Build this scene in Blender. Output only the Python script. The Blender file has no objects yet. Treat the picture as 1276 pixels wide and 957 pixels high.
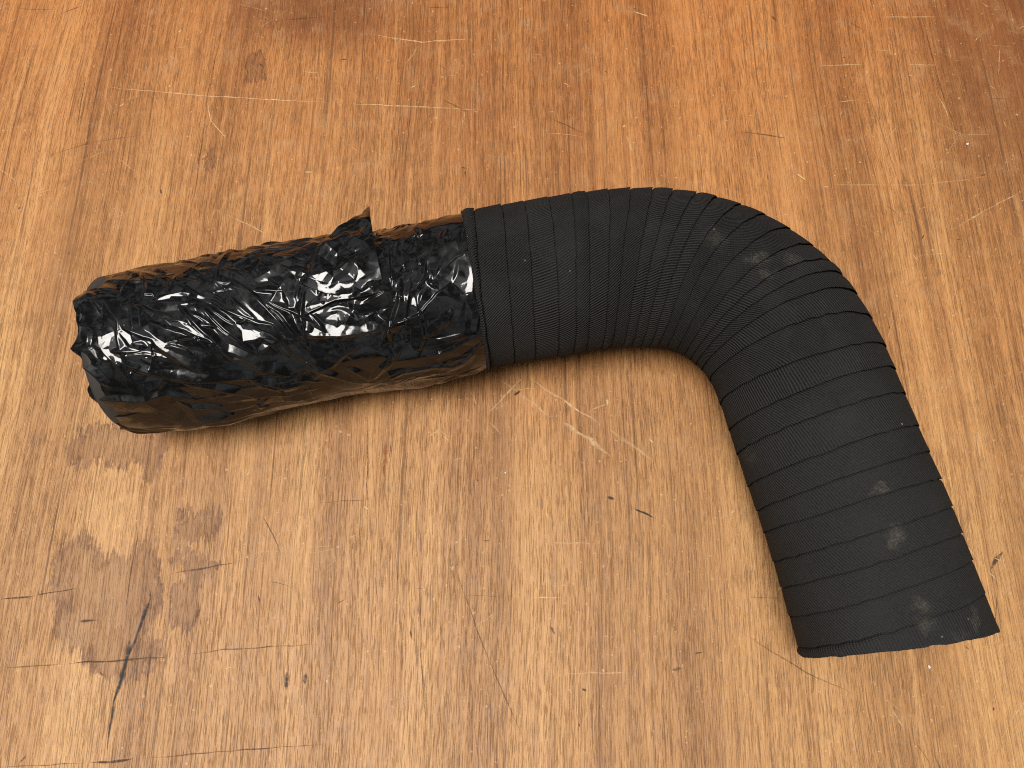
import bpy, math, random
import numpy as np
from mathutils import Vector
from mathutils.geometry import delaunay_2d_cdt

SC = bpy.context.scene
COL = SC.collection

# ------------------------------------------------------------------ camera
cam_data = bpy.data.cameras.new('camera')
cam = bpy.data.objects.new('camera', cam_data)
COL.objects.link(cam)
cam.location = (0.0, 0.0, 0.42)
cam.rotation_euler = (math.radians(18.0), 0, 0)
cam_data.sensor_width = 36.0
cam_data.lens = 27.03
cam_data.clip_start = 0.01
cam_data.clip_end = 200.0
SC.camera = cam

# ------------------------------------------------------------------ light
SUN_DIR = Vector((-0.22, -0.12, 0.95)).normalized()      # from the table towards the bright part of the clouds
elev = math.asin(SUN_DIR.z)
azim = math.atan2(SUN_DIR.x, SUN_DIR.y)
world = bpy.data.worlds.new('World')
SC.world = world
world.use_nodes = True
wt = world.node_tree
wt.nodes.clear()
w_out = wt.nodes.new('ShaderNodeOutputWorld')
w_bg = wt.nodes.new('ShaderNodeBackground')
w_sky = wt.nodes.new('ShaderNodeTexSky')
w_sky.sky_type = 'NISHITA'
w_sky.sun_disc = False
w_sky.sun_elevation = elev
w_sky.sun_rotation = azim
w_sky.dust_density = 3.0
w_hsv = wt.nodes.new('ShaderNodeHueSaturation')
w_hsv.inputs['Saturation'].default_value = 0.15            # overcast: the blue is veiled
w_co = wt.nodes.new('ShaderNodeTexCoord')
w_cl = wt.nodes.new('ShaderNodeTexNoise')                  # uneven clouds, out of view, added to vary the film's reflections
w_cl.inputs['Scale'].default_value = 3.4
w_cl.inputs['Detail'].default_value = 5.0
w_cl.inputs['Roughness'].default_value = 0.6
w_mr = wt.nodes.new('ShaderNodeMapRange')
w_mr.interpolation_type = 'SMOOTHSTEP'
for k, q in (('From Min', .42), ('From Max', .64), ('To Min', .22), ('To Max', 3.6)):
    w_mr.inputs[k].default_value = q
w_sep = wt.nodes.new('ShaderNodeSeparateXYZ')
w_gr = wt.nodes.new('ShaderNodeMapRange')                  # an overcast sky is about three times brighter overhead than at the horizon
for k, q in (('From Min', 0.0), ('From Max', 1.0), ('To Min', .45), ('To Max', 1.0)):
    w_gr.inputs[k].default_value = q
w_gd = wt.nodes.new('ShaderNodeMapRange')                  # below the horizon: dark ground
for k, q in (('From Min', -.06), ('From Max', .02), ('To Min', .06), ('To Max', 1.0)):
    w_gd.inputs[k].default_value = q
w_m2 = wt.nodes.new('ShaderNodeMath')
w_m2.operation = 'MULTIPLY'
w_ml = wt.nodes.new('ShaderNodeMath')
w_ml.operation = 'MULTIPLY'
w_vm = wt.nodes.new('ShaderNodeVectorMath')
w_vm.operation = 'SCALE'
w_bg.inputs['Strength'].default_value = 0.05
for a_, b_ in ((w_co.outputs['Generated'], w_cl.inputs['Vector']), (w_cl.outputs['Fac'], w_mr.inputs['Value']), (w_co.outputs['Generated'], w_sep.inputs[0]),
               (w_sep.outputs[2], w_gr.inputs['Value']), (w_mr.outputs[0], w_ml.inputs[0]), (w_gr.outputs[0], w_m2.inputs[0]), (w_sep.outputs[2], w_gd.inputs['Value']), (w_gd.outputs[0], w_m2.inputs[1]), (w_m2.outputs[0], w_ml.inputs[1]),
               (w_sky.outputs[0], w_hsv.inputs['Color']), (w_hsv.outputs[0], w_vm.inputs[0]), (w_ml.outputs[0], w_vm.inputs['Scale']),
               (w_vm.outputs[0], w_bg.inputs['Color']), (w_bg.outputs[0], w_out.inputs['Surface'])):
    wt.links.new(a_, b_)

sun_data = bpy.data.lights.new('sun', 'SUN')
sun_data.energy = 3.4
sun_data.angle = math.radians(27)
sun_data.color = (1.0, 0.96, 0.90)
sun = bpy.data.objects.new('sun', sun_data)
COL.objects.link(sun)
sun.rotation_euler = (-SUN_DIR).to_track_quat('-Z', 'Y').to_euler()

SC.view_settings.view_transform = 'Standard'
SC.view_settings.look = 'None'
SC.view_settings.gamma = 1.0
SC.view_settings.use_curve_mapping = False
SC.view_settings.exposure = 0.0
SC.cycles.use_denoising = False
SC.cycles.pixel_filter_type = 'BLACKMAN_HARRIS'
SC.cycles.filter_width = 1.1


# ------------------------------------------------------------------ node helper
class Nodes:
    def __init__(self, name):
        self.mat = bpy.data.materials.new(name)
        self.mat.use_nodes = True
        self.t = self.mat.node_tree
        self.t.nodes.clear()

    def n(self, typ, **kw):
        nd = self.t.nodes.new(typ)
        for k, v in kw.items():
            setattr(nd, k, v)
        return nd

    def put(self, sock, v):
        if isinstance(v, bpy.types.NodeSocket):
            self.t.links.new(v, sock)
        elif v is not None:
            sock.default_value = v

    def m(self, op, a, b=None, c=None, clamp=False):
        nd = self.n('ShaderNodeMath', operation=op, use_clamp=clamp)
        self.put(nd.inputs[0], a)
        self.put(nd.inputs[1], b)
        self.put(nd.inputs[2], c)
        return nd.outputs[0]

    def v(self, op, a, b=None, scale=None, c=None):
        nd = self.n('ShaderNodeVectorMath', operation=op)
        self.put(nd.inputs[0], a)
        self.put(nd.inputs[1], b)
        self.put(nd.inputs[2], c)
        if scale is not None:
            self.put(nd.inputs['Scale'], scale)
        return nd.outputs['Value'] if op in ('LENGTH', 'DOT_PRODUCT', 'DISTANCE') else nd.outputs['Vector']

    def xyz(self, x, y, z=0.0):
        nd = self.n('ShaderNodeCombineXYZ')
        for i, q in enumerate((x, y, z)):
            self.put(nd.inputs[i], q)
        return nd.outputs[0]

    def sep(self, v):
        nd = self.n('ShaderNodeSeparateXYZ')
        self.put(nd.inputs[0], v)
        return nd.outputs

    def noise(self, vec, scale=1.0, detail=2.0, rough=0.5, color=False):
        nd = self.n('ShaderNodeTexNoise')
        self.put(nd.inputs['Vector'], vec)
        nd.inputs['Scale'].default_value = scale
        nd.inputs['Detail'].default_value = detail
        nd.inputs['Roughness'].default_value = rough
        return nd.outputs['Color' if color else 'Fac']

    def smooth(self, x, lo, hi, a=0.0, b=1.0):
        nd = self.n('ShaderNodeMapRange', interpolation_type='SMOOTHSTEP')
        self.put(nd.inputs['Value'], x)
        nd.inputs['From Min'].default_value = lo
        nd.inputs['From Max'].default_value = hi
        nd.inputs['To Min'].default_value = a
        nd.inputs['To Max'].default_value = b
        return nd.outputs[0]

    def ramp(self, x, stops):
        nd = self.n('ShaderNodeValToRGB')
        self.put(nd.inputs[0], x)
        e = nd.color_ramp.elements
        while len(e) < len(stops):
            e.new(0.5)
        for el, (p, c) in zip(e, stops):
            el.position = p
            el.color = (*c, 1)
        return nd.outputs[0]

    def mix(self, f, a, b, mode='MIX'):
        nd = self.n('ShaderNodeMix', data_type='RGBA', blend_type=mode)
        self.put(nd.inputs[0], f)
        for s, v in ((nd.inputs[6], a), (nd.inputs[7], b)):
            if isinstance(v, tuple):
                v = (*v, 1)
            self.put(s, v)
        return nd.outputs[2]

    def bump(self, h, strength, dist, normal=None):
        nd = self.n('ShaderNodeBump')
        nd.inputs['Strength'].default_value = strength
        nd.inputs['Distance'].default_value = dist
        self.put(nd.inputs['Height'], h)
        self.put(nd.inputs['Normal'], normal)
        return nd.outputs[0]

    def shader(self, **kw):
        b = self.n('ShaderNodeBsdfPrincipled')
        for k, v in kw.items():
            k = k.replace('_', ' ')
            if isinstance(v, tuple):
                v = (*v, 1)
            self.put(b.inputs[k], v)
        o = self.n('ShaderNodeOutputMaterial')
        self.t.links.new(b.outputs[0], o.inputs[0])
        return b


# ------------------------------------------------------------------ table wood
STAINS = [
    (-0.2319, 0.0316, 0.0128, 0.0189), (-0.2176, 0.0221, 0.0195, 0.017), (-0.1976, 0.0221, 0.0127, 0.025), (-0.2159, 0.0047, 0.0234, 0.015),
    (-0.2019, -0.0099, 0.019, 0.0124), (-0.1715, 0.0168, 0.0084, 0.0153), (-0.1696, 0.0557, 0.0122, 0.0086), (-0.2327, 0.0999, 0.0171, 0.0119),
    (-0.2147, 0.0999, 0.0189, 0.0119), (-0.2006, 0.0957, 0.0081, 0.0127), (-0.166, 0.0341, 0.0094, 0.0042), (-0.1702, 0.3566, 0.0064, 0.0128),
    (-0.1915, 0.2861, 0.0031, 0.0071), (-0.1776, 0.0408, 0.0043, 0.0042),
]          # old water stains: x, y, radius x, radius y
HEART = [
    (0.3476, 0.3729, 0.0806, 0.1922), (-0.1307, 0.4099, 0.0659, 0.0468),
]            # darker heartwood figure in the veneer


def wood_material():
    N = Nodes('worn_teak')
    co = N.n('ShaderNodeTexCoord').outputs['Object']
    x, y, z = N.sep(co)
    low = N.noise(N.xyz(N.m('MULTIPLY', x, 5.0), N.m('MULTIPLY', y, 2.2), 0.0), 1.0, 2.0)
    mid = N.noise(N.xyz(N.m('MULTIPLY', x, 30.0), N.m('MULTIPLY', y, 9.0), 3.0), 1.0, 2.0)
    x1 = N.m('ADD', x, N.m('MULTIPLY_ADD', low, 0.022, N.m('MULTIPLY', mid, 0.0010)))

    def streak(sx, sy, det, rough, zz):
        return N.noise(N.xyz(N.m('MULTIPLY', x1, sx), N.m('MULTIPLY', y, sy), zz), 1.0, det, rough)
    a = streak(26, 0.9, 2, .5, 1.3)
    b = streak(190, 2.2, 3, .65, 5.1)
    c = streak(620, 7.0, 3, .65, 9.7)
    d = streak(1900, 30.0, 2, .65, 2.2)
    e = streak(2900, 120.0, 3, .7, 8.8)
    t = N.m('MULTIPLY', a, .26)
    t = N.m('MULTIPLY_ADD', b, .17, t)
    t = N.m('MULTIPLY_ADD', c, .18, t)
    t = N.m('MULTIPLY_ADD', d, .14, t)
    t = N.m('MULTIPLY_ADD', e, .25, t)
    col = N.ramp(t, [(.36, (.175, .073, .023)), (.46, (.340, .160, .054)), (.53, (.485, .247, .088)), (.62, (.650, .375, .150))])
    # heartwood figure
    wob = N.v('SCALE', N.v('SUBTRACT', N.noise(co, 28, 3, .6, True), (.5, .5, .5)), scale=.035)
    pw = N.v('ADD', co, wob)
    hm = None
    for hx, hy, rx, ry in HEART:
        ln = N.v('LENGTH', N.v('MULTIPLY', N.v('SUBTRACT', pw, (hx, hy, 0)), (1 / rx, 1 / ry, 0)))
        k = N.smooth(ln, 1.15, .45)
        hm = k if hm is None else N.m('MAXIMUM', hm, k)
        pw = N.v('MULTIPLY_ADD', hm, (1e-12, 1e-12, 0), c=pw)
    hm = N.m('MULTIPLY', hm, N.smooth(b, .25, .7, .65, 1.0))
    col = N.mix(N.m('MULTIPLY', hm, .90), col, N.mix(.70, col, (.115, .036, .012)))
    # ruddier varnish in broad patches, plus a near side painted paler like sheen
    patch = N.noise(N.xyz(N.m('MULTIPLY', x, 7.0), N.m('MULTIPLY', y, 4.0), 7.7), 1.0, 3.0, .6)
    varn_sheen = N.m('MULTIPLY_ADD', y, 2.3, N.m('MULTIPLY_ADD', patch, .9, -.56), clamp=True)     # y: ruddier far, paler near; partly sky sheen put into the colour
    col = N.mix(N.m('MULTIPLY', varn_sheen, .85), col, N.mix(1.0, col, (.88, .57, .35), 'MULTIPLY'))
    # blotchy wear
    bl = N.noise(co, 55, 4, .65)
    col = N.mix(N.smooth(bl, .50, .70, 0, .28), col, (.44, .250, .115))
    col = N.mix(N.smooth(bl, .47, .28, 0, .26), col, (.140, .075, .038))
    # open pores: short dark dashes along the grain
    p1 = streak(2300, 62.0, 1, .5, 4.4)
    p2 = streak(3600, 130.0, 1, .5, 14.4)
    pm = N.noise(N.xyz(N.m('MULTIPLY', x1, 22), N.m('MULTIPLY', y, 6), 2.0), 1.0, 2)
    pore = N.m('MAXIMUM', N.smooth(p1, .58, .70), N.smooth(p2, .60, .72))
    pore = N.m('MULTIPLY', pore, N.smooth(pm, .25, .55, .35, 1.0))
    col = N.mix(N.m('MULTIPLY', pore, .58), col, (.090, .038, .015))
    # long dark growth lines
    gl = N.m('MULTIPLY', N.smooth(streak(420, 2.0, 2, .5, 21.0), .61, .67), N.smooth(streak(60, 14, 2, .5, 23.0), .36, .58))
    col = N.mix(N.m('MULTIPLY', gl, .60), col, (.10, .042, .018))
    # pale raised fibres
    fib = N.m('MULTIPLY', N.smooth(streak(1100, 34, 1, .5, 31.0), .66, .76), N.smooth(bl, .40, .60))
    col = N.mix(N.m('MULTIPLY', fib, .55), col, (.62, .36, .16))
    # flecks of worn lacquer
    fl = N.noise(co, 420, 2, .5)
    col = N.mix(N.smooth(fl, .66, .76, 0, .55), col, (.70, .45, .23))

    # water stains
    wob2 = N.v('SCALE', N.v('SUBTRACT', N.noise(co, 90, 4, .65, True), (.5, .5, .5)), scale=.020)
    wob3 = N.v('MULTIPLY', N.v('SUBTRACT', N.noise(N.v('MULTIPLY', co, (900, 60, 1)), 1, 1, .5, True), (.5, .5, .5)), (.0, .018, .0))
    ps = N.v('ADD', N.v('ADD', co, wob2), wob3)
    st = None
    for sx, sy, rx, ry in STAINS:
        ln = N.v('LENGTH', N.v('MULTIPLY', N.v('SUBTRACT', ps, (sx, sy, 0)), (1 / rx, 1 / ry, 0)))
        st = ln if st is None else N.m('MINIMUM', st, ln)
        ps = N.v('MULTIPLY_ADD', st, (1e-12, 1e-12, 0), c=ps)
    inside = N.smooth(st, 1.08, .92)
    rim = N.m('MULTIPLY', N.m('MULTIPLY', N.smooth(st, 1.12, .95), N.smooth(st, .66, .92)), N.smooth(bl, .38, .60))
    col = N.mix(N.m('MULTIPLY', inside, .58), col, N.mix(.55, N.mix(1.0, col, (.64, .53, .46), 'MULTIPLY'), (.155, .078, .036)))
    col = N.mix(N.m('MULTIPLY', rim, .55), col, (.085, .026, .012))

    rg = N.m('MULTIPLY_ADD', bl, .25, N.m('MULTIPLY_ADD', c, .15, .30))
    hgt = N.m('MULTIPLY_ADD', pore, -.9, N.m('MULTIPLY', c, .8))
    hgt = N.m('MULTIPLY_ADD', gl, -.5, hgt)
    hgt = N.m('MULTIPLY_ADD', d, .5, hgt)
    nrm = N.bump(hgt, .55, .00035)
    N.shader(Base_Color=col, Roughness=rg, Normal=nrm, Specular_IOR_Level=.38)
    return N.mat


# ------------------------------------------------------------------ mesh helpers
def link_mesh(name, verts, faces, mat, parent=None, uv=None, smooth=True, col=None):
    me = bpy.data.meshes.new(name)
    verts = np.asarray(verts, np.float32)
    faces = np.asarray(faces, np.int32)
    me.vertices.add(len(verts))
    me.vertices.foreach_set('co', verts.ravel())
    k = faces.shape[1]
    me.loops.add(faces.size)
    me.loops.foreach_set('vertex_index', faces.ravel())
    me.polygons.add(len(faces))
    me.polygons.foreach_set('loop_start', np.arange(0, faces.size, k, dtype=np.int32))
    me.polygons.foreach_set('use_smooth', np.full(len(faces), smooth))
    if uv is not None:
        lay = me.uv_layers.new(name='UVMap')
        lay.data.foreach_set('uv', np.asarray(uv, np.float32)[faces.ravel()].ravel())
    me.update(calc_edges=True)
    me.validate()
    me.materials.append(mat)
    ob = bpy.data.objects.new(name, me)
    COL.objects.link(ob)
    if parent is not None:
        ob.parent = parent
    return ob


def grid_faces(nu, nv, wrap=False):
    i = np.arange(nu - 1)[:, None]
    j = np.arange(nv if wrap else nv - 1)[None, :]
    j2 = (j + 1) % nv
    f = np.stack([i * nv + j, (i + 1) * nv + j, (i + 1) * nv + j2, i * nv + j2], -1)
    return f.reshape(-1, 4)


def vnoise(x, y, seed):
    """smooth value noise on arrays, -1..1"""
    rs = np.random.RandomState(seed)
    tab = rs.rand(256, 256) * 2 - 1
    xi = np.floor(x).astype(int)
    yi = np.floor(y).astype(int)
    fx, fy = x - xi, y - yi
    fx = fx * fx * (3 - 2 * fx)
    fy = fy * fy * (3 - 2 * fy)
    g = lambda a, b: tab[a & 255, b & 255]
    return ((g(xi, yi) * (1 - fx) + g(xi + 1, yi) * fx) * (1 - fy)
            + (g(xi, yi + 1) * (1 - fx) + g(xi + 1, yi + 1) * fx) * fy)


def sstep(x, a, b):
    t = np.clip((x - a) / (b - a), 0, 1)
    return t * t * (3 - 2 * t)


# ------------------------------------------------------------------ tabletop
def build_tabletop():
    W, D, T, b = 2.4, 1.7, .032, .004
    cy = .15
    xs, ys = W / 2, D / 2
    rings = [(xs - b, ys - b, 0.0), (xs - b * .3, ys - b * .3, -b * .3), (xs, ys, -b), (xs, ys, -T + b), (xs - b, ys - b, -T)]
    v, f = [], []
    for rx, ry, zz in rings:
        v += [(-rx, cy - ry, zz), (rx, cy - ry, zz), (rx, cy + ry, zz), (-rx, cy + ry, zz)]
    f.append((0, 1, 2, 3))
    for r in range(len(rings) - 1):
        for k in range(4):
            a, c = r * 4 + k, r * 4 + (k + 1) % 4
            f.append((a, a + 4, c + 4, c))
    n = (len(rings) - 1) * 4
    f.append((n + 3, n + 2, n + 1, n))
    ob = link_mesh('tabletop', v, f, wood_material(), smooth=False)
    ob['kind'] = 'structure'
    ob['label'] = 'worn reddish brown wooden tabletop with scratches and water stains'
    return ob


TABLE = build_tabletop()

# scratches, cracks and gouges in the top: (kind, half width, strength, [(x, y), ...]); l pale scratch, d dark crack, b blue-black gouge, o orange knot
MARKS = [
    ('l', 0.00026, 1, [(-0.2738, 0.3421), (-0.1997, 0.3345), (-0.1109, 0.3288)]), ('l', 0.00026, 0.8, [(-0.1114, 0.3288), (-0.0606, 0.3261), (-0.0134, 0.3232)]),
    ('l', 0.00029, 0.8, [(-0.2009, 0.3372), (-0.1948, 0.3154), (-0.1808, 0.2991)]), ('d', 0.00023, 0.28, [(-0.2948, 0.2891), (-0.2692, 0.2991), (-0.2373, 0.3042)]),
    ('d', 0.00026, 0.56, [(-0.2812, 0.3542), (-0.2804, 0.3092)]), ('d', 0.00029, 0.44, [(-0.1955, 0.4041), (-0.199, 0.3361), (-0.1981, 0.2466)]),
    ('d', 0.00031, 0.4, [(-0.3297, 0.3794), (-0.3281, 0.3489)]), ('d', 0.00026, 0.48, [(-0.1545, 0.3962), (-0.1247, 0.3996)]),
    ('d', 0.00036, 0.48, [(-0.0599, 0.4064), (-0.0416, 0.4071)]), ('l', 0.00032, 0.92, [(-0.0962, 0.3843), (-0.0607, 0.3776), (-0.0256, 0.3809)]),
    ('l', 0.00038, 0.57, [(-0.0624, 0.3749), (-0.0708, 0.3596)]), ('d', 0.00031, 0.4, [(-0.0468, 0.333), (-0.0273, 0.3205)]),
    ('d', 0.00034, 0.36, [(0.0248, 0.3174), (0.0454, 0.3062)]), ('d', 0.00021, 0.32, [(-0.0629, 0.3883), (-0.0676, 0.2852), (-0.067, 0.241)]),
    ('l', 0.00038, 0.92, [(0.082, 0.4041), (0.0936, 0.3991)]), ('l', 0.00051, 0.57, [(0.0729, 0.3052), (0.0765, 0.2911)]),
    ('l', 0.00022, 0.92, [(0.2001, 0.3579), (0.2235, 0.3596), (0.236, 0.3596)]), ('l', 0.00022, 0.92, [(0.2609, 0.3596), (0.284, 0.359)]),
    ('l', 0.00022, 0.8, [(0.2488, 0.3984), (0.2909, 0.3991)]), ('l', 0.00026, 0.57, [(0.1875, 0.2676), (0.2581, 0.2676), (0.3085, 0.2753)]),
    ('l', 0.00032, 0.57, [(0.2657, 0.2336), (0.2879, 0.2466), (0.3203, 0.2637)]), ('d', 0.00036, 0.36, [(0.1456, 0.3072), (0.1779, 0.3021)]),
    ('d', 0.00026, 0.28, [(0.2332, 0.3404), (0.2422, 0.2734), (0.2434, 0.228)]), ('d', 0.00026, 0.36, [(0.2789, 0.4041), (0.2811, 0.3425), (0.2883, 0.2852)]),
    ('d', 0.00057, 0.4, [(0.1761, 0.4007), (0.18, 0.395)]), ('d', 0.00029, 0.68, [(-0.2695, 0.017), (-0.2516, 0.0191)]),
    ('d', 0.00031, 0.64, [(-0.2516, 0.0191), (-0.2296, 0.0228)]), ('d', 0.00031, 0.6, [(-0.1824, 0.0305), (-0.1642, 0.0333), (-0.1459, 0.0364)]),
    ('l', 0.00026, 0.57, [(-0.1585, 0.0336), (-0.1364, 0.0413), (-0.0921, 0.0456)]), ('d', 0.00021, 0.4, [(-0.2626, -0.0168), (-0.2313, -0.0148)]),
    ('d', 0.00036, 0.76, [(-0.2313, -0.0148), (-0.2026, -0.0129), (-0.1739, -0.0109)]), ('d', 0.00023, 0.44, [(-0.1739, -0.0109), (-0.148, -0.0077), (-0.0983, -0.005)]),
    ('d', 0.00021, 0.4, [(-0.2531, -0.0628), (-0.2097, -0.0607)]), ('d', 0.00039, 0.76, [(-0.2097, -0.0607), (-0.1873, -0.0592)]),
    ('d', 0.00021, 0.48, [(-0.1873, -0.0592), (-0.1346, -0.055), (-0.0881, -0.0519)]), ('d', 0.00042, 0.56, [(-0.2266, 0.006), (-0.2155, 0.0065)]),
    ('b', 0.00051, 0.81, [(-0.1902, 0.0301), (-0.1904, 0.017), (-0.1936, 0.0049), (-0.1958, -0.0031), (-0.1977, -0.0109), (-0.1994, -0.02), (-0.2017, -0.0315), (-0.2017, -0.0427), (-0.2012, -0.0538), (-0.2006, -0.061)]), ('b', 0.00109, 0.85, [(-0.1976, -0.0004), (-0.199, -0.0168), (-0.2022, -0.0346)]),
    ('b', 0.00083, 0.77, [(-0.1904, 0.017), (-0.1935, 0.0042)]), ('d', 0.00026, 0.48, [(-0.2055, 0.0606), (-0.2016, 0.0491), (-0.2032, 0.0266), (-0.2013, 0.0009)]),
    ('b', 0.0007, 0.77, [(-0.1145, -0.0181), (-0.1146, -0.0277)]), ('b', 0.0007, 0.72, [(-0.1055, -0.0187), (-0.1055, -0.0251)]),
    ('b', 0.00032, 0.54, [(-0.1355, 0.0606), (-0.1259, 0.0448), (-0.1233, 0.0392)]), ('d', 0.00029, 0.4, [(-0.0819, 0.1212), (-0.0803, 0.0856), (-0.0789, 0.0619)]),
    ('d', 0.00034, 0.48, [(-0.0688, 0.1024), (-0.0676, 0.0947)]), ('o', 0.00096, 0.63, [(-0.071, 0.1024), (-0.0708, 0.0826)]),
    ('b', 0.0007, 0.72, [(0.0519, 0.0715), (0.0563, 0.0695)]), ('b', 0.00083, 0.77, [(0.0664, 0.0656), (0.0777, 0.0597)]),
    ('l', 0.00064, 0.63, [(-0.0088, 0.1397), (0.0127, 0.1244), (0.0247, 0.1149)]), ('l', 0.00115, 0.69, [(0.0278, 0.1149), (0.0426, 0.104), (0.0558, 0.0932)]),
    ('l', 0.00051, 0.75, [(0.0082, 0.1413), (0.0326, 0.1244), (0.0519, 0.111)]), ('l', 0.00064, 0.52, [(0.0519, 0.111), (0.081, 0.0902)]),
    ('l', 0.00045, 0.57, [(-0.0148, 0.118), (0.0082, 0.1421)]), ('l', 0.00051, 0.46, [(-0.0249, 0.1332), (-0.0178, 0.1212)]),
    ('l', 0.00029, 0.57, [(-0.0478, 0.1047), (-0.0396, 0.1102)]), ('l', 0.00038, 0.57, [(0.0447, 0.1204), (0.0555, 0.1252)]),
    ('d', 0.00026, 0.48, [(-0.0495, 0.0308), (-0.0465, -0.0135), (-0.0424, -0.0513)]), ('d', 0.00023, 0.4, [(-0.0326, 0.0392), (-0.0163, -0.0031), (0.0084, -0.0562)]),
    ('d', 0.00031, 0.56, [(-0.0534, 0.0022), (-0.0522, -0.0031)]), ('l', 0.00026, 0.69, [(0.0075, 0.018), (0.0301, 0.0184)]),
    ('l', 0.00026, 0.57, [(0.0178, 0.0466), (0.0467, 0.0466)]), ('l', 0.00029, 0.57, [(0.0224, -0.0193), (0.0636, -0.0187)]),
    ('l', 0.00032, 0.57, [(-0.0205, 0.0016), (-0.008, 0.0116)]), ('b', 0.00051, 0.54, [(0.02, 0.0042), (0.0227, -0.0011)]),
    ('b', 0.00051, 0.63, [(0.0352, -0.0264), (0.0379, -0.0283)]), ('d', 0.00026, 0.28, [(-0.0521, 0.0232), (-0.0457, 0.0225)]),
    ('b', 0.00051, 0.54, [(0.0815, -0.0177), (0.0877, -0.0169)]), ('d', 0.00023, 0.36, [(0.1165, 0.0022), (0.1503, -0.0187), (0.1787, -0.0315)]),
    ('d', 0.00023, 0.32, [(0.1236, 0.0184), (0.1412, 0.0181)]), ('b', 0.0007, 0.54, [(0.2543, 0.0329), (0.264, 0.042)]),
    ('l', 0.00038, 0.8, [(0.1152, 0.0437), (0.1216, 0.0427)]), ('d', 0.00023, 0.32, [(0.2014, -0.0513), (0.2076, -0.0622)]),
    ('l', 0.00029, 0.69, [(0.1907, -0.0333), (0.1968, -0.0464)]),
]


def mark_material():
    N = Nodes('scratched_wood')
    co = N.n('ShaderNodeTexCoord').outputs['Object']
    at = N.n('ShaderNodeAttribute', attribute_name='tone')
    brk = N.smooth(N.noise(co, 420, 2, .6), .36, .56, .45, 1.0)
    tint = N.mix(N.smooth(N.noise(co, 700, 1), .35, .65, 0, .5), at.outputs['Color'], N.mix(1.0, at.outputs['Color'], (.72, .66, .60), 'MULTIPLY'))
    b = N.shader(Base_Color=tint, Roughness=.6, Specular_IOR_Level=.3)
    N.put(b.inputs['Alpha'], N.m('MULTIPLY', at.outputs['Alpha'], brk))
    return N.mat


TONES = {'l': (.74, .48, .24), 'd': (.060, .024, .010), 'b': (.022, .026, .030), 'o': (.33, .10, .018)}


def build_marks():
    rs = np.random.RandomState(77)
    todo = list(MARKS)
    # the many small nicks and hairlines of a workshop table, thicker here and there
    for k in range(900):
        cx, cy = rs.uniform(-.40, .40), rs.uniform(-.09, .46)
        if vnoise(np.array(cx * 9), np.array(cy * 9), 12) < rs.uniform(-.7, .5):
            continue
        short = rs.rand() < .6
        L = rs.uniform(.0012, .006) if short else rs.uniform(.006, .045) * rs.uniform(.4, 1)
        an = rs.choice([rs.normal(0.05, .12), rs.normal(-.6, .25), rs.normal(.75, .3), rs.normal(1.57, .2), rs.uniform(0, 3.14)])
        be = rs.normal(0, .10)
        kind = 'd' if rs.rand() < (.22 if short else .15) else 'l'
        pts = [(cx + L * (q - .5) * math.cos(an + be * (q - .5)), cy + L * (q - .5) * math.sin(an + be * (q - .5))) for q in (0, .35, .7, 1)]
        wd = rs.uniform(.00016, .00042) if short else rs.uniform(.00010, .00024)
        todo.append((kind, wd, rs.uniform(.40, .95) * (1 if short else .8), pts))
    V, F, T = [], [], []
    for n, (kind, wd, sg, pts) in enumerate(todo):
        p = np.array(pts, float)
        cum = np.r_[0, np.cumsum(np.linalg.norm(np.diff(p, axis=0), axis=1))]
        m = max(4, int(cum[-1] / .0018))
        u = np.linspace(0, cum[-1], m)
        q = np.stack([np.interp(u, cum, p[:, i]) for i in (0, 1)], 1)
        d = np.gradient(q, axis=0)
        d /= np.linalg.norm(d, axis=1)[:, None] + 1e-12
        nn = np.stack([-d[:, 1], d[:, 0]], 1)
        q = q + nn * (vnoise(u * 160 + n * 9.1, u * 0 + n, 5) * min(.0006, wd * 1.2))[:, None]
        w = wd * (1 + .5 * vnoise(u * 300 + n * 3.3, u * 0 + n, 6)) * (np.clip(np.minimum(u, cum[-1] - u) / (.25 * cum[-1] + 1e-9), .15, 1))
        al = sg * np.clip(np.minimum(u, cum[-1] - u) / (.12 * cum[-1] + 1e-9), 0, 1) * (1 + .35 * vnoise(u * 90 + n * 5.7, u * 0 + n, 7))
        z = .00006 + 2.0e-7 * n
        base = len(V)
        for i in range(m):
            for sd, av in ((-1.6, 0), (-.5, 1), (.5, 1), (1.6, 0)):
                V.append((q[i, 0] + nn[i, 0] * w[i] * sd, q[i, 1] + nn[i, 1] * w[i] * sd, z))
                T.append((*TONES[kind], float(np.clip(al[i] * av, 0, 1))))
        for i in range(m - 1):
            for j in range(3):
                o = base + i * 4 + j
                F.append((o, o + 4, o + 5, o + 1))
    ob = link_mesh('scratches', V, F, mark_material(), TABLE)
    at = ob.data.attributes.new('tone', 'FLOAT_COLOR', 'POINT')
    at.data.foreach_set('color', np.array(T, np.float32).ravel())
    ob['kind'] = 'stuff'


build_marks()

# ------------------------------------------------------------------ the elbow's centreline
STATIONS = np.array([
    (-0.2191, 0.1383), (-0.1892, 0.1424), (-0.154, 0.1475), (-0.1229, 0.1546), (-0.0895, 0.1609), (-0.0459, 0.1685),
    (-0.0197, 0.1755), (0.005, 0.1799), (0.0277, 0.1841), (0.0495, 0.1877), (0.0697, 0.1889), (0.088, 0.1875),
    (0.1053, 0.1826), (0.1222, 0.1724), (0.1353, 0.1587), (0.1437, 0.1444), (0.148, 0.1325), (0.1524, 0.1141),
    (0.1593, 0.0849), (0.1686, 0.0468), (0.1734, 0.0218), (0.1785, -0.0039),
])
RAD = 0.042


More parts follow.
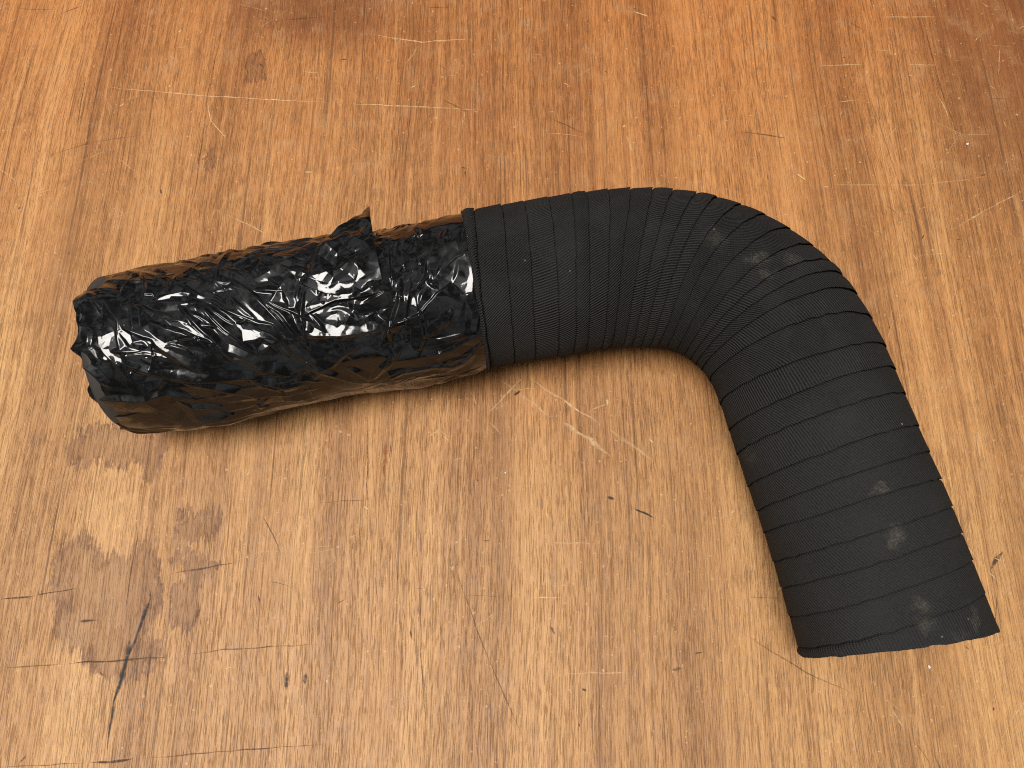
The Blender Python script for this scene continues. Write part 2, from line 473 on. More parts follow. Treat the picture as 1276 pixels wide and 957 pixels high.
def centreline():
    C = STATIONS
    e = .02
    C = np.vstack([C[0] - (C[2] - C[0]) / np.linalg.norm(C[2] - C[0]) * e, C, C[-1] + (C[-1] - C[-3]) / np.linalg.norm(C[-1] - C[-3]) * e])
    d = np.r_[0, np.cumsum(np.linalg.norm(np.diff(C, axis=0), axis=1))]
    m = np.gradient(C, d, axis=0)
    u = np.linspace(0, d[-1], 900)
    k = np.clip(np.searchsorted(d, u) - 1, 0, len(d) - 2)
    h = d[k + 1] - d[k]
    x = ((u - d[k]) / h)[:, None]
    h = h[:, None]
    P = (2 * x**3 - 3 * x**2 + 1) * C[k] + (x**3 - 2 * x**2 + x) * h * m[k] + (-2 * x**3 + 3 * x**2) * C[k + 1] + (x**3 - x**2) * h * m[k + 1]
    sm = 12
    pad = 3 * sm
    g = np.exp(-.5 * (np.arange(-pad, pad + 1) / sm) ** 2)
    g /= g.sum()
    A = np.vstack([2 * P[0] - P[pad:0:-1], P, 2 * P[-1] - P[-2:-pad - 2:-1]])
    P = np.stack([np.convolve(A[:, i], g, 'valid') for i in (0, 1)], 1)
    s = np.r_[0, np.cumsum(np.linalg.norm(np.diff(P, axis=0), axis=1))]
    s -= s[np.argmin(np.linalg.norm(P - STATIONS[0], axis=1))]
    T = np.gradient(P, s, axis=0)
    T /= np.linalg.norm(T, axis=1)[:, None]
    return s, P, np.stack([-T[:, 1], T[:, 0]], 1)


PS, PP, PN = centreline()


def tube(s, phi, off):
    """point at arc length s, angle phi (0 = outer side, 90 = top, 180 = inner side), off metres outside the 42 mm radius"""
    s, phi, off = np.broadcast_arrays(s, phi, off)
    x, y = np.interp(s, PS, PP[:, 0]), np.interp(s, PS, PP[:, 1])
    nx, ny = np.interp(s, PS, PN[:, 0]), np.interp(s, PS, PN[:, 1])
    r = RAD + off
    z = RAD + r * np.sin(phi)
    return np.stack([x + r * np.cos(phi) * nx, y + r * np.cos(phi) * ny, np.maximum(z, .0004)], -1)


# ------------------------------------------------------------------ materials of the elbow
def tape_material():
    N = Nodes('black_cotton_tape')
    tc = N.n('ShaderNodeTexCoord')
    uv, co = tc.outputs['UV'], tc.outputs['Object']
    rnd = N.n('ShaderNodeObjectInfo').outputs['Random']
    u, v, _ = N.sep(uv)                                     # u along the hose, v around it, millimetres
    wav = N.noise(co, 45, 2)
    tilt = N.m('MULTIPLY_ADD', wav, .35, N.m('MULTIPLY_ADD', rnd, .9, -.10))
    ph = N.m('MULTIPLY_ADD', u, tilt, v)
    rib = N.m('SINE', N.m('MULTIPLY', ph, 2 * math.pi / 1.35))
    worn = N.m('MULTIPLY', N.smooth(N.m('MULTIPLY_ADD', N.noise(co, 16, 2), .12, N.sep(co)[1]), .10, .23, .30, 1.0), N.smooth(N.noise(co, 60, 2), .30, .60, .6, 1.0))      # rubbed smooth towards the open end
    rib = N.m('MULTIPLY', rib, worn)
    crs = N.m('SINE', N.m('MULTIPLY', u, 2 * math.pi / .8))
    rib01 = N.m('MULTIPLY_ADD', rib, .5, .5)
    fuzz = N.noise(co, 1500, 2, .6)
    col = N.mix(rib01, (.0032, .0032, .0032), (.039, .039, .038))
    col = N.mix(N.smooth(fuzz, .35, .75, 0, .35), col, (.045, .044, .042))
    fade = N.noise(co, 22, 3, .6)
    col = N.mix(N.smooth(fade, .40, .70, 0, .40), col, (.034, .033, .031))
    # dusty thumb marks
    wb = N.v('SCALE', N.v('SUBTRACT', N.noise(co, 170, 4, .7, True), (.5, .5, .5)), scale=.013)
    p = N.v('ADD', co, wb)
    dm = None
    for (dx, dy, dz), rx, ry, k in DUST:
        ln = N.v('LENGTH', N.v('MULTIPLY', N.v('SUBTRACT', p, (dx, dy, dz)), (1 / rx, 1 / ry, 1 / .010)))
        f = N.smooth(ln, .85, .12, 0, k * .58)
        dm = f if dm is None else N.m('MAXIMUM', dm, f)
    dm = N.m('MULTIPLY', dm, N.smooth(N.noise(co, 900, 2, .6), .38, .62, .25, 1))
    col = N.mix(dm, col, (.20, .175, .135))
    # lint specks
    vo = N.n('ShaderNodeTexVoronoi', voronoi_dimensions='3D', feature='F1')
    N.put(vo.inputs['Vector'], co)
    vo.inputs['Scale'].default_value = 140
    pick = N.smooth(N.sep(vo.outputs['Color'])[0], .86, .90)
    sp = N.m('MULTIPLY', N.smooth(vo.outputs['Distance'], .075, .03), pick)
    col = N.mix(N.m('MULTIPLY', sp, .7), col, (.50, .47, .42))
    h = N.m('MULTIPLY_ADD', crs, .18, rib)
    h = N.m('MULTIPLY_ADD', fuzz, .8, h)
    nrm = N.bump(h, 1.0, .00042)
    N.shader(Base_Color=col, Roughness=.86, Normal=nrm, Specular_IOR_Level=.12)
    return N.mat


def film_material():
    N = Nodes('black_plastic_film')
    co = N.n('ShaderNodeTexCoord').outputs['Object']
    n1 = N.noise(co, 60, 4, .6)
    n2 = N.noise(co, 420, 3, .6)
    rg = N.m('MULTIPLY_ADD', N.smooth(n1, .50, .68), .24, .06)
    col = N.mix(N.smooth(n1, .52, .72, 0, .6), (.0045, .0045, .0045), (.014, .014, .013))
    h = N.m('MULTIPLY_ADD', N.noise(co, 230, 3, .55), 1.0, N.m('MULTIPLY', n2, .15))
    nrm = N.bump(h, .06, .0012)
    N.shader(Base_Color=col, Roughness=rg, Normal=nrm, Specular_IOR_Level=.52)
    return N.mat


def pipe_material():
    N = Nodes('sooty_steel')
    co = N.n('ShaderNodeTexCoord').outputs['Object']
    k = N.noise(co, 80, 4, .6)
    N.shader(Base_Color=N.mix(k, (.020, .018, .016), (.055, .048, .042)), Roughness=.75, Normal=N.bump(k, .4, .0006))
    return N.mat


DUST = [((.0992, .1836, .084), .009, .010, .38), ((.1194, .1722, .084), .011, .006, .62), ((.1357, .1732, .0828), .010, .007, .32), ((.1236, .1648, .0838), .008, .004, .42),
        ((.1621, .0601, .0839), .005, .004, .45), ((.1654, .0399, .0838), .006, .009, .50), ((.1718, .0110, .0838), .007, .005, .40), ((.1733, .0035, .0838), .007, .005, .35),
        ((.1952, .0052, .0796), .0040, .010, .40), ((.1173, .0824, .0489), .006, .007, .25), ((.1850, -.0005, .082), .010, .003, .25)]
TAPE, FILM, PIPE = tape_material(), film_material(), pipe_material()

# ------------------------------------------------------------------ the elbow
elbow = bpy.data.objects.new('pipe_elbow', None)
COL.objects.link(elbow)
elbow.empty_display_size = .05
elbow['label'] = 'bent pipe wrapped in black fabric tape with crumpled shiny black plastic on its left arm'
elbow['category'] = 'wrapped pipe'


def build_pipe():
    s = np.linspace(.014, .5330, 150)
    phi = np.linspace(0, 2 * math.pi, 64, endpoint=False)
    prof = [(.040 - RAD, s), (.0375 - RAD, s[::-1])]
    v = np.concatenate([tube(q[:, None], phi[None], o).reshape(-1, 3) for o, q in prof])
    n = 2 * len(s)
    f = grid_faces(n, 64, True)
    j = np.arange(64)
    last = np.stack([(n - 1) * 64 + j, j, (j + 1) % 64, (n - 1) * 64 + (j + 1) % 64], -1)
    return link_mesh('pipe', v, np.vstack([f, last]), PIPE, elbow)


build_pipe()

# each turn of the tape, wound from the open end: where its edge crosses the outer and the inner side
EDGES = [
    (0.2043, 0.1998), (0.2101, 0.2017), (0.2236, 0.2165), (0.2358, 0.2274), (0.2486, 0.2396), (0.2608, 0.248), (0.2679, 0.255), (0.2782, 0.2647),
    (0.2884, 0.2705), (0.2981, 0.2788), (0.3064, 0.2852), (0.3154, 0.2923), (0.3231, 0.2994), (0.332, 0.3064), (0.341, 0.3148), (0.3506, 0.3263),
    (0.3602, 0.3385), (0.3686, 0.3481), (0.3743, 0.357), (0.382, 0.3666), (0.3923, 0.3814), (0.4038, 0.4045), (0.4147, 0.4205), (0.4282, 0.4334),
    (0.4449, 0.4501), (0.4584, 0.4629), (0.4713, 0.4745), (0.4835, 0.4905), (0.495, 0.5034), (0.5073, 0.5169), (0.522, 0.531), (0.5394, 0.5355),
]


def build_tape_turn(i):
    (o0, i0), (o1, i1) = EDGES[i], EDGES[i + 1]
    rs = np.random.RandomState(500 + i)
    nphi = 260
    phi = np.linspace(0, 2 * math.pi, nphi, endpoint=False)
    c = (1 + np.cos(phi)) / 2                                 # 1 outer, 0 inner
    c = c * c * (3 - 2 * c) * .35 + c * .65
    wob = lambda k: .00035 * vnoise(phi * 9 + 3, np.full_like(phi, k * 7.3), 40) + .00012 * vnoise(phi * 60, np.full_like(phi, k * 3.1), 41)
    sa = i0 + (o0 - i0) * c + wob(i)
    sb = i1 + (o1 - i1) * c + wob(i + 1)
    last, first = i == len(EDGES) - 2, i == 0
    tuck = .0028
    w = sb - sa
    g = np.r_[-1, -.4, 0, .02, .045, .08, .13, .2, .3, .45, .6, .75, .88, .96, 1.0, 1.0, 1.0, 1.0]      # the last rows turn the exposed edge and run back under it
    t = g[:, None]
    S = sa[None] + np.where(t < 0, t * tuck, t * w[None])
    tight = np.clip((.0095 - w) / .006, 0, 1)[None]           # how gathered the turn is here
    x = np.maximum(t, 0) * w[None]
    tc = np.clip(t, 0, 1)
    rise = 1 - np.exp(-x / np.minimum(.00055, .12 * w)[None])  # the cloth sinks into the groove beside the edge that covers it
    off = -.0006 + .0012 * rise + .0004 * tc ** 2 + (.0017 * tight) * np.sin(np.pi * tc)
    puck = vnoise(phi[None] * 24 + i * 1.9, t * 3 + i * 2.2 + 0 * phi[None], 61) * (.00003 + .00045 * tight ** 2)
    puck += vnoise(phi[None] * 5 + i * 3.7 + t * .6, t + i * 5.1 + 0 * phi[None], 60) * .00012
    off = off + puck * rise
    off[-3] = off[-4] - .00012
    off[-2] = off[-4] - .00034
    off[-1] = off[-4] - .00045
    S[-3] += .00010
    S[-2] += .00005
    S[-1] -= .0018
    if first:                                                 # its other edge lies open on the film
        off[0], off[1], off[2] = -.0006, -.0001, .0004
        off[3:7] = np.maximum(off[3:7], .0006)
        S[0], S[1] = sa, sa - .0001
    if last:
        off[-1] -= .0012
        S[-1] += .0018
    bottom = np.clip(-np.sin(phi), 0, 1)[None]
    off = off * (1 - bottom) + np.minimum(off, .0002) * bottom * 0
    v = tube(S, phi[None], off).reshape(-1, 3)
    uv = np.stack([(S - sa[None]) * 1e3 + 0 * phi[None], np.broadcast_to(phi[None] * RAD * 1e3, S.shape)], -1).reshape(-1, 2)
    return link_mesh('tape_turn', v, grid_faces(len(g), nphi, True)[:, ::-1], TAPE, elbow, uv)


for k in range(len(EDGES) - 1):
    build_tape_turn(k)

# ------------------------------------------------------------------ the plastic film
# creases: (kind r ridge / s sheet edge, height mm, width mm, [(mm along, degrees around)])
FOLDS = [('r',1.9,1.5,[(43.7,84.0),(48.2,98.0),(63.0,107.5),(78.4,119.0)]),
('r',1.3,1.2,[(55.3,75.0),(64.2,95.5),(73.9,113.0),(80.3,129.5),(88.0,133.5)]),
('r',1.4,1.1,[(68.7,86.5),(78.4,103.5),(88.7,122.5),(92.5,130.0)]),
('r',1.6,1.2,[(87.4,75.0),(102.1,99.5),(109.2,117.0),(114.4,126.5)]),
('r',1.5,1.2,[(98.9,93.0),(107.9,105.0),(113.7,121.0),(117.6,132.0)]),
('r',1.0,1.0,[(74.5,79.0),(87.4,99.5),(96.4,110.0),(105.4,117.5),(111.1,124.0)]),
('r',0.6,0.6,[(30.2,87.0),(33.4,107.0),(35.3,135.5)]),
('r',1.2,1.6,[(45.0,102.5),(50.8,112.5),(57.2,123.0),(68.7,136.0),(79.7,140.0)]),
('r',1.4,1.2,[(96.4,80.0),(106.6,76.5),(116.9,66.5),(129.8,57.0)]),
('r',1.0,1.0,[(93.2,55.5),(102.8,52.0),(115.6,56.0)]),
('r',1.0,1.0,[(102.8,99.5),(110.5,89.0),(118.2,71.0)]),
('r',1.2,1.4,[(78.4,80.0),(80.9,62.0),(86.1,33.5)]),
('s',1.3,2.2,[(113.7,110.5),(121.4,109.5),(134.9,104.5),(147.8,104.5),(163.8,102.5)]),
('r',1.3,1.0,[(121.4,109.5),(127.2,120.0),(132.3,131.5)]),
('r',1.7,1.3,[(166.4,99.0),(164.5,113.0),(159.3,125.5),(151.0,139.5)]),
('r',1.3,1.0,[(172.2,99.0),(167.7,114.0),(165.8,124.0)]),
('s',1.4,2.0,[(190.2,103.5),(180.5,112.5),(172.2,120.5),(161.3,124.5)]),
('r',1.0,1.0,[(169.6,139.0),(176.7,136.5),(184.4,129.0)]),
('r',1.1,1.0,[(189.5,75.0),(181.8,86.0),(177.3,97.5),(170.9,107.0)]),
('r',1.0,0.9,[(178.6,99.5),(182.5,107.0)]),
('r',1.2,1.2,[(148.4,108.5),(159.3,104.0),(164.5,105.5)]),
('r',1.3,1.2,[(116.9,62.0),(127.2,56.0),(139.4,65.5)]),
('r',1.1,1.2,[(106.6,62.5),(119.5,63.0),(133.0,55.5)]),
('r',1.3,1.2,[(120.8,94.0),(117.6,111.0),(116.9,131.5)]),
('s',1.0,1.5,[(164.5,50.5),(163.2,91.0),(163.2,102.0)]),
('r',0.9,0.9,[(177.3,46.5),(177.3,65.5),(181.2,72.0)]),
('r',1.0,0.9,[(141.3,170.0),(152.3,157.0),(162.6,142.5)]),
('r',1.0,0.9,[(142.6,174.5),(155.5,165.0),(163.2,161.0)]),
('r',1.0,0.9,[(142.6,168.0),(150.3,158.5),(156.1,145.5)]),
('r',0.9,0.9,[(141.3,175.5),(156.1,174.0),(163.8,163.5)]),
('r',1.1,1.2,[(167.0,177.5),(181.8,179.0),(199.2,195.5)]),
('r',0.9,1.0,[(133.6,152.0),(139.4,161.5),(142.6,170.5)]),
('r',0.9,1.0,[(115.0,146.5),(127.8,162.0),(140.7,173.5)]),
('r',1.5,2.4,[(8.4,144.0),(27.6,148.0),(46.9,147.5),(57.2,156.0)]),
('r',1.1,1.4,[(57.2,141.5),(69.4,149.0),(83.5,164.0),(116.3,169.5)]),
('r',1.2,1.2,[(10.3,170.5),(23.8,197.0),(42.4,197.0)]),
('r',1.3,1.4,[(32.1,197.0),(57.2,178.5),(77.7,179.5),(113.1,185.0)]),
('r',1.2,1.4,[(82.9,141.0),(90.6,154.5),(100.2,165.0)]),
('r',0.8,0.9,[(46.9,147.5),(55.3,164.5),(55.9,183.5)]),
('r',1.5,1.6,[(36.6,45.0),(46.3,69.5),(43.7,84.0)]),
('r',1.2,1.3,[(30.8,78.0),(34.1,64.5),(36.6,49.0)]),
('r',1.3,1.5,[(16.1,71.5),(26.3,80.5),(33.4,93.5),(33.4,107.0)]),
('r',1.2,1.3,[(50.1,55.0),(55.3,75.0),(59.1,62.5),(68.1,67.5)]),
('r',1.0,1.0,[(47.5,87.5),(56.5,95.0),(66.8,105.5)]),
('r',1.0,1.0,[(61.0,89.0),(73.2,102.0),(84.2,113.0)]),
('r',0.9,0.8,[(70.7,91.5),(75.2,101.5),(83.5,115.5),(92.5,130.5)]),
('r',0.9,0.8,[(84.8,79.5),(91.2,84.5),(97.7,94.5)]),
('r',0.9,0.8,[(73.2,90.5),(79.7,98.0),(86.7,108.5)]),
('r',1.1,1.0,[(87.4,104.5),(97.7,111.5),(103.4,113.5),(107.3,122.5),(114.4,126.5)]),
('r',0.8,0.7,[(92.5,130.5),(101.5,125.0),(106.0,127.0)]),
('r',0.8,0.7,[(90.6,117.5),(99.6,120.5),(104.7,124.5)]),
('r',1.0,0.9,[(131.7,91.0),(144.6,83.5),(153.6,72.0),(156.1,53.5)]),
('r',1.0,0.9,[(138.8,73.5),(147.1,90.0),(156.8,89.5),(161.3,79.5)]),
('r',1.1,0.9,[(134.9,99.0),(144.6,95.5),(147.8,101.5),(160.6,93.0)]),
('r',0.9,0.9,[(143.9,75.0),(145.2,91.5),(139.4,100.0)]),
('u',2.3,1.5,[(38,127),(55,137),(72,142),(92,147)]),
('u',1.8,1.3,[(88,148),(98,157),(110,163)]),
('u',1.6,1.4,[(112,121),(128,126),(146,128)])]

FS0, FS1 = 13.0, 209.0            # mm along the pipe
NS = 640
phi_vis = np.linspace(-18, 200, 700)
phi_hid = np.linspace(200, 342, 90)[1:-1]
PHI = np.r_[phi_vis, phi_hid]
NPH = len(PHI)
sg = np.linspace(FS0, FS1, NS)
SS, FF = np.meshgrid(sg, PHI, indexing='ij')
WW = np.radians(FF) * 42.0       # mm around


def rasterise(pts, hts, shape_s, shape_w):
    """piecewise-linear facets: heights at scattered points, linear over their Delaunay triangles"""
    r = delaunay_2d_cdt([Vector(p) for p in pts], [], [], 0, 1e-6)
    vs, fs, orig = r[0], r[2], r[3]
    h = np.array([hts[o[0]] if o else 0.0 for o in orig])
    P = np.array([(p.x, p.y) for p in vs])
    out = np.zeros(SS.shape)
    ds = sg[1] - sg[0]
    for tri in fs:
        a, b, c = P[tri[0]], P[tri[1]], P[tri[2]]
        det = (b[1] - c[1]) * (a[0] - c[0]) + (c[0] - b[0]) * (a[1] - c[1])
        if abs(det) < 1e-9:
            continue
        smin, smax = min(a[0], b[0], c[0]), max(a[0], b[0], c[0])
        wmin, wmax = min(a[1], b[1], c[1]), max(a[1], b[1], c[1])
        i0, i1 = np.searchsorted(sg, smin - 2), np.searchsorted(sg, smax + 2)
        j0, j1 = np.searchsorted(WW[0], wmin - 2), np.searchsorted(WW[0], wmax + 2)
        if i0 >= i1 or j0 >= j1:
            continue
        X, Y = shape_s[i0:i1, j0:j1], shape_w[i0:i1, j0:j1]
        l1 = ((b[1] - c[1]) * (X - c[0]) + (c[0] - b[0]) * (Y - c[1])) / det
        l2 = ((c[1] - a[1]) * (X - c[0]) + (a[0] - c[0]) * (Y - c[1])) / det
        l3 = 1 - l1 - l2
        msk = (l1 >= -1e-6) & (l2 >= -1e-6) & (l3 >= -1e-6)
        val = l1 * h[tri[0]] + l2 * h[tri[1]] + l3 * h[tri[2]]
        out[i0:i1, j0:j1][msk] = val[msk]
    return out


def more_folds():
    """the many lesser creases between the main ones: down to the right on the left part, up to the right near the tape, along the pipe low down"""
    rs = np.random.RandomState(8)
    out = []
    for k in range(250):
        s, a = rs.uniform(14, 203), rs.uniform(8, 186)
        if a > 138:
            if rs.rand() < .45:
                continue
            ang, L = rs.normal(.05 if s < 120 else -.25, .22), rs.uniform(15, 50)
        elif s < 118:
            ang, L = rs.normal(.72, .30), rs.uniform(7, 32)
        elif s < 165:
            ang, L = rs.uniform(-1.6, 1.6), rs.uniform(5, 18)
        else:
            ang, L = rs.normal(-1.15, .35), rs.uniform(7, 28)
        bend = rs.normal(0, .35)
        w0 = a / 180 * math.pi * 42
        pts = []
        for q in (-.5, -.17, .17, .5):
            an = ang + bend * q
            pts.append((s + L * q * math.cos(an), math.degrees((w0 + L * q * math.sin(an)) / 42)))
        out.append(('r', rs.uniform(.35, 1.25), rs.uniform(.7, 1.6), pts))
    return out


def fold_field():
    H = np.zeros(SS.shape)
    XW = SS + 1.0 * vnoise(SS / 9, WW / 9, 77) + .14 * vnoise(SS / 2.6, WW / 2.6, 79)
    YW = WW + 1.0 * vnoise(SS / 9, WW / 9, 78) + .14 * vnoise(SS / 2.6, WW / 2.6, 80)
    E = np.zeros(SS.shape)
    for n_, (kind, amp, wid, pts) in enumerate(FOLDS + more_folds()):
        p = np.array([(s, math.radians(a) * 42.0) for s, a in pts])
        n = len(p)
        cum = np.r_[0, np.cumsum(np.linalg.norm(np.diff(p, axis=0), axis=1))]
        R = wid * 8
        i0, i1 = np.searchsorted(sg, p[:, 0].min() - R), np.searchsorted(sg, p[:, 0].max() + R)
        j0, j1 = np.searchsorted(WW[0], p[:, 1].min() - R), np.searchsorted(WW[0], p[:, 1].max() + R)
        if i1 - i0 < 2 or j1 - j0 < 2:
            continue
        X, Y = XW[i0:i1, j0:j1], YW[i0:i1, j0:j1]
        best = np.full(X.shape, 1e9)
        side = np.zeros(X.shape)
        tt = np.zeros(X.shape)
        for k in range(n - 1):
            a, b = p[k], p[k + 1]
            d = b - a
            L2 = d @ d
            h = np.clip(((X - a[0]) * d[0] + (Y - a[1]) * d[1]) / L2, 0, 1)
            ex, ey = X - a[0] - h * d[0], Y - a[1] - h * d[1]
            dist = np.hypot(ex, ey)
            m = dist < best
            best[m] = dist[m]
            side[m] = (d[0] * ey - d[1] * ex)[m]
            tt[m] = ((cum[k] + h * math.sqrt(L2)) / cum[-1])[m]
        if kind in 'ru':            # a crease: two planes leaning on each other, one steep, one long
            flip = 1 if kind == 'u' else -1 if (n_ * 7) % 5 < 2 else 1
            tap = np.clip(3.2 * tt * (1 - tt) + .1, 0, 1)
            run = wid * np.where(side * flip > 0, 1.5, 4.6) * (.35 + .65 * tap)
            q = amp * tap * np.clip(1 - best / run, 0, 1) ** 1.15
            H[i0:i1, j0:j1] = np.maximum(H[i0:i1, j0:j1], q)
        else:                       # an edge of an overlapping sheet: high on one side, dropping sharply on the other
            fall = np.exp(-best / (wid * 4))
            q = amp * np.clip(4 * tt * (1 - tt) * 1.6, 0, 1) * fall * sstep(np.where(side < 0, best, -best), -.35, .1)
            E[i0:i1, j0:j1] += q
    return H + E


def blur(A, k):
    g = np.exp(-.5 * (np.arange(-3 * int(k + 1), 3 * int(k + 1) + 1) / k) ** 2)
    g /= g.sum()
    n = len(g) // 2
    B = np.pad(A, ((n, n), (0, 0)), 'edge')
    A = sum(g[i] * B[i:i + A.shape[0]] for i in range(len(g)))
    B = np.pad(A, ((0, 0), (n, n)), 'edge')
    return sum(g[i] * B[:, i:i + A.shape[1]] for i in range(len(g)))


def facets(seed, spacing, amp, ang, stretch, warp):
    """random creased facets drawn out along a direction"""
    rs = np.random.RandomState(seed)
    ca, sa = math.cos(ang), math.sin(ang)
    X = SS + warp * vnoise(SS / 21, WW / 21, seed + 1)
    Y = WW + warp * vnoise(SS / 21, WW / 21, seed + 2)
    area = (FS1 - FS0 + 30) * 285
    n = int(area / (spacing * spacing * stretch))
    # jittered lattice in the stretched frame, mapped back
    pts = []
    m = int(240 / spacing)
    k = int(240 / (spacing * stretch)) + 2
    for i in range(-k, k):
        for j in range(-m, m):
            e = (i + rs.rand() * .95) * spacing * stretch
            f = (j + rs.rand() * .95) * spacing
            s, w = 105 + ca * e - sa * f, 66 + sa * e + ca * f
            if -25 < s < 240 and -40 < w < 275:
                pts.append((s, w))
    h = rs.rand(len(pts)) * 2 - 1
    h = np.sign(h) * np.abs(h) ** .7 * amp
    return rasterise(pts, h, X, Y)


def film_height():
    left = sstep(SS, 175, 120)                 # 1 on the left two thirds
    low = sstep(FF, 118, 150)                  # 1 on the smooth lower flank
    top = sstep(FF, 100, 55)
    big = facets(11, 19, 1.3, .75, 2.0, 5)
    A = facets(21, 8.5, .65, .70, 4.6, 5)      # long diagonal folds running down to the right
    B = facets(31, 8.0, .65, -.95, 3.4, 4)     # the other way, towards the tape
    Cc = facets(41, 5.0, .60, .2, 1.6, 3)      # small chaotic crumple
    D = facets(51, 2.6, .26, .6, 2.2, 2)
    mid = sstep(SS, 100, 135) * sstep(SS, 175, 150) * (1 - low)
    endz = sstep(SS, 40, 15)
    H = .9 * big
    H += A * left * (1 - .50 * low) * (1 - .5 * endz)
    H += B * (1 - left) * (1 - .45 * low)
    H += Cc * (.06 + .80 * mid + .15 * endz + .18 * top) * (1 - .8 * low)
    H += D * (.05 + .60 * mid + .15 * top) * (1 - .8 * low)
    H = blur(H, .7)
    F = blur(fold_field(), .6)
    return H + 1.3 * F


H = film_height()
# near the tape the film lies tight; the left end is squeezed in a little and its mouth is ragged
flat = sstep(SS, 207, 186)
H = H * (.22 + .78 * flat)
ball = np.clip((SS - FS0) / 16, 0, 1)
H += -2.6 * (1 - ball) ** 1.5
H += -.6 + 1.1 * np.exp(-((SS - 120) / 55) ** 2) * sstep(FF, 120, 60)
tuft = 2.6 * np.exp(-((SS - 19) / 9) ** 2) * np.exp(-((FF - 72) / 11) ** 2)
skirt = 4.2 * sstep(FF, 158, 182) * sstep(SS, 130, 60) + 2.2 * sstep(FF, 158, 180) * sstep(SS, 100, 160) * sstep(SS, 206, 190)
skirt *= .75 + .5 * vnoise(SS / 16, WW / 12, 91)
H += tuft + skirt
# arc-length raggedness of the mouth
mouth = 1.4 * vnoise(PHI / 17.0, PHI * 0, 95) + .8 * vnoise(PHI / 6.0, PHI * 0 + 3, 96)
mouth += 4.6 * np.clip(1 - np.abs(PHI - 107) / 11, 0, 1) ** 1.3 + 2.8 * np.clip(1 - np.abs(PHI - 71) / 10, 0, 1) + 2.5 * np.clip(1 - np.abs(PHI - 143) / 10, 0, 1) ** 1.2
SHIFT = -mouth[None] * np.clip(1 - (SS - FS0) / 15, 0, 1) ** 2.2


def build_film():
    v = tube((SS + SHIFT) * 1e-3, np.radians(FF), H * 1e-3)
    # the mouth: crumpled inwards over the pipe's end
    ring, cap = v[0], []
    s0 = (SS + SHIFT)[0]
    for k in range(1, 22):
        t = k / 21
        rr = (RAD + H[0] * 1e-3) * (1 - t) ** 1.0
        ss = s0 + 7.0 * (1 - (1 - t) ** 2) * .55 + 1.6 * vnoise(np.cos(np.radians(PHI)) * 5 * (1 - t) + 9, np.sin(np.radians(PHI)) * 5 * (1 - t) + 9, 97) * math.sin(math.pi * t)
        ss = ss * (1 - t ** 3) + t ** 3 * (FS0 + 3.8)
        cap.append(tube(ss * 1e-3, np.radians(PHI), rr - RAD))
    allv = np.concatenate([np.array(cap[::-1]).reshape(-1, 3), v.reshape(-1, 3)])
    f = grid_faces(NS + 21, NPH, True)[:, ::-1]
    ob = link_mesh('plastic_film', allv, f, FILM, elbow)
    ob['label'] = 'crumpled glossy black plastic film over the left arm'
    return ob


build_film()


def build_flap():
    """a pulled-out corner of the film, standing off the top"""
    n = 150
    pts, uvw = [], []
    i, j = np.meshgrid(np.linspace(0, 1, n), np.linspace(0, 1, n), indexing='ij')     # i along the pipe, j from the root up to the free edge
    rs = np.random.RandomState(3)
    root_s = 119 + 40 * i
    root_p = 88 + 10 * np.sin(i * 3.0) + 8 * i
    tip_s = 128 + 27 * i ** .8
    tip_p = 60 - 34 * i ** 1.15
    s = root_s * (1 - j) + tip_s * j
    p = root_p * (1 - j) + tip_p * j
    lift = (1.6 + 2.2 * j + 8.5 * j ** 2 * i ** 1.5)
    cr = 0
    for a, fq, am in ((.4, .10, 1.1), (1.5, .14, 1.0), (2.4, .18, .8), (.9, .33, .25)):
        q = (s * math.cos(a) + np.radians(p) * 42 * math.sin(a)) * fq + .25 * vnoise(s / 8, p / 10, int(a * 10))
        cr = cr + am * (np.abs((q % 2) - 1) * 2 - 1)
    lift = lift + cr * np.minimum(1, 3 * j) * np.minimum(1, 4 * np.minimum(i, 1 - i) + .1) * (1 - .6 * j * i)
    lift *= np.minimum(1, 6 * j + .15)
    edge = np.minimum(1, np.minimum(i, 1 - i * .6) * 10 + .1)
    v = tube(s * 1e-3, np.radians(p), (lift * edge + .3) * 1e-3).reshape(-1, 3)
    ob = link_mesh('film_flap', v, grid_faces(n, n), FILM, elbow)
    so = ob.modifiers.new('thick', 'SOLIDIFY')
    so.thickness = .00025
    ob['label'] = 'loose corner of the plastic film sticking up'
    return ob


build_flap()


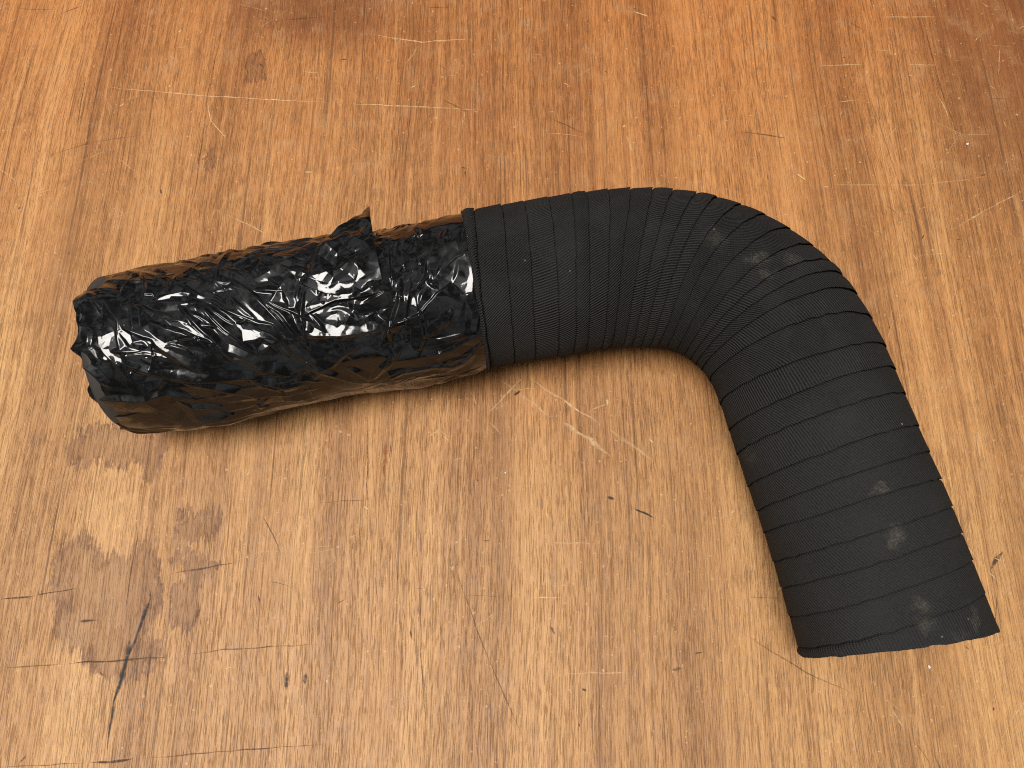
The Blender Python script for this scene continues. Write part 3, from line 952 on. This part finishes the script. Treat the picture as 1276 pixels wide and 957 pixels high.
# ------------------------------------------------------------------ crumbs on the table
def crumb_material(name, c):
    N = Nodes(name)
    co = N.n('ShaderNodeTexCoord').outputs['Object']
    k = N.noise(co, 900, 2)
    N.shader(Base_Color=N.mix(k, tuple(q * .75 for q in c), c), Roughness=.7, Normal=N.bump(k, .3, .0003))
    return N.mat


def lump(name, at, size, rot, mat, seed, label, cat):
    rs = np.random.RandomState(seed)
    nu, nv = 7, 10
    th = np.linspace(.12, math.pi - .12, nu)[:, None]
    ph = np.linspace(0, 2 * math.pi, nv, endpoint=False)[None]
    r = 1 + .28 * (rs.rand(nu, nv) - .5)
    x = r * np.sin(th) * np.cos(ph) * size[0]
    y = r * np.sin(th) * np.sin(ph) * size[1]
    z = r * np.cos(th) * size[2] + 0 * ph
    z -= z.min()
    v = np.stack([x, y, z], -1).reshape(-1, 3)
    f = [tuple(q) for q in grid_faces(nu, nv, True)[:, ::-1]]
    top = len(v)
    v = np.vstack([v, [[0, 0, v[:nv, 2].mean()], [0, 0, 0]]])
    tri = [(top, j, (j + 1) % nv) for j in range(nv)] + [(top + 1, (nu - 1) * nv + (j + 1) % nv, (nu - 1) * nv + j) for j in range(nv)]
    me = bpy.data.meshes.new(name)
    me.from_pydata([tuple(q) for q in v], [], f + tri)
    me.materials.append(mat)
    ob = bpy.data.objects.new(name, me)
    COL.objects.link(ob)
    ob.location = (*at, 0.0)
    ob.rotation_euler = (0, 0, rot)
    ob['label'] = label
    ob['category'] = cat
    return ob


pale = crumb_material('pale_crumb', (.80, .74, .64))
strawm = crumb_material('straw', (.62, .43, .16))
lump('straw_splinter', (.1818, .2732), (.0032, .0006, .0004), -.75, strawm, 1, 'tiny straw coloured splinter lying behind the bend of the pipe', 'splinter')
lump('white_crumb', (.2137, -.0161), (.0007, .0010, .0006), .3, pale, 2, 'tiny white crumb in front of the open fabric end of the pipe', 'crumb')
lump('white_crumb', (.2908, .2974), (.0010, .0007, .0005), .5, pale, 3, 'tiny white crumb on the dark wood at the far right of the table', 'crumb')
lump('white_crumb', (-.0036, .0848), (.0006, .0005, .0004), .1, pale, 4, 'tiny white crumb on the bare wood below the middle of the pipe', 'crumb')
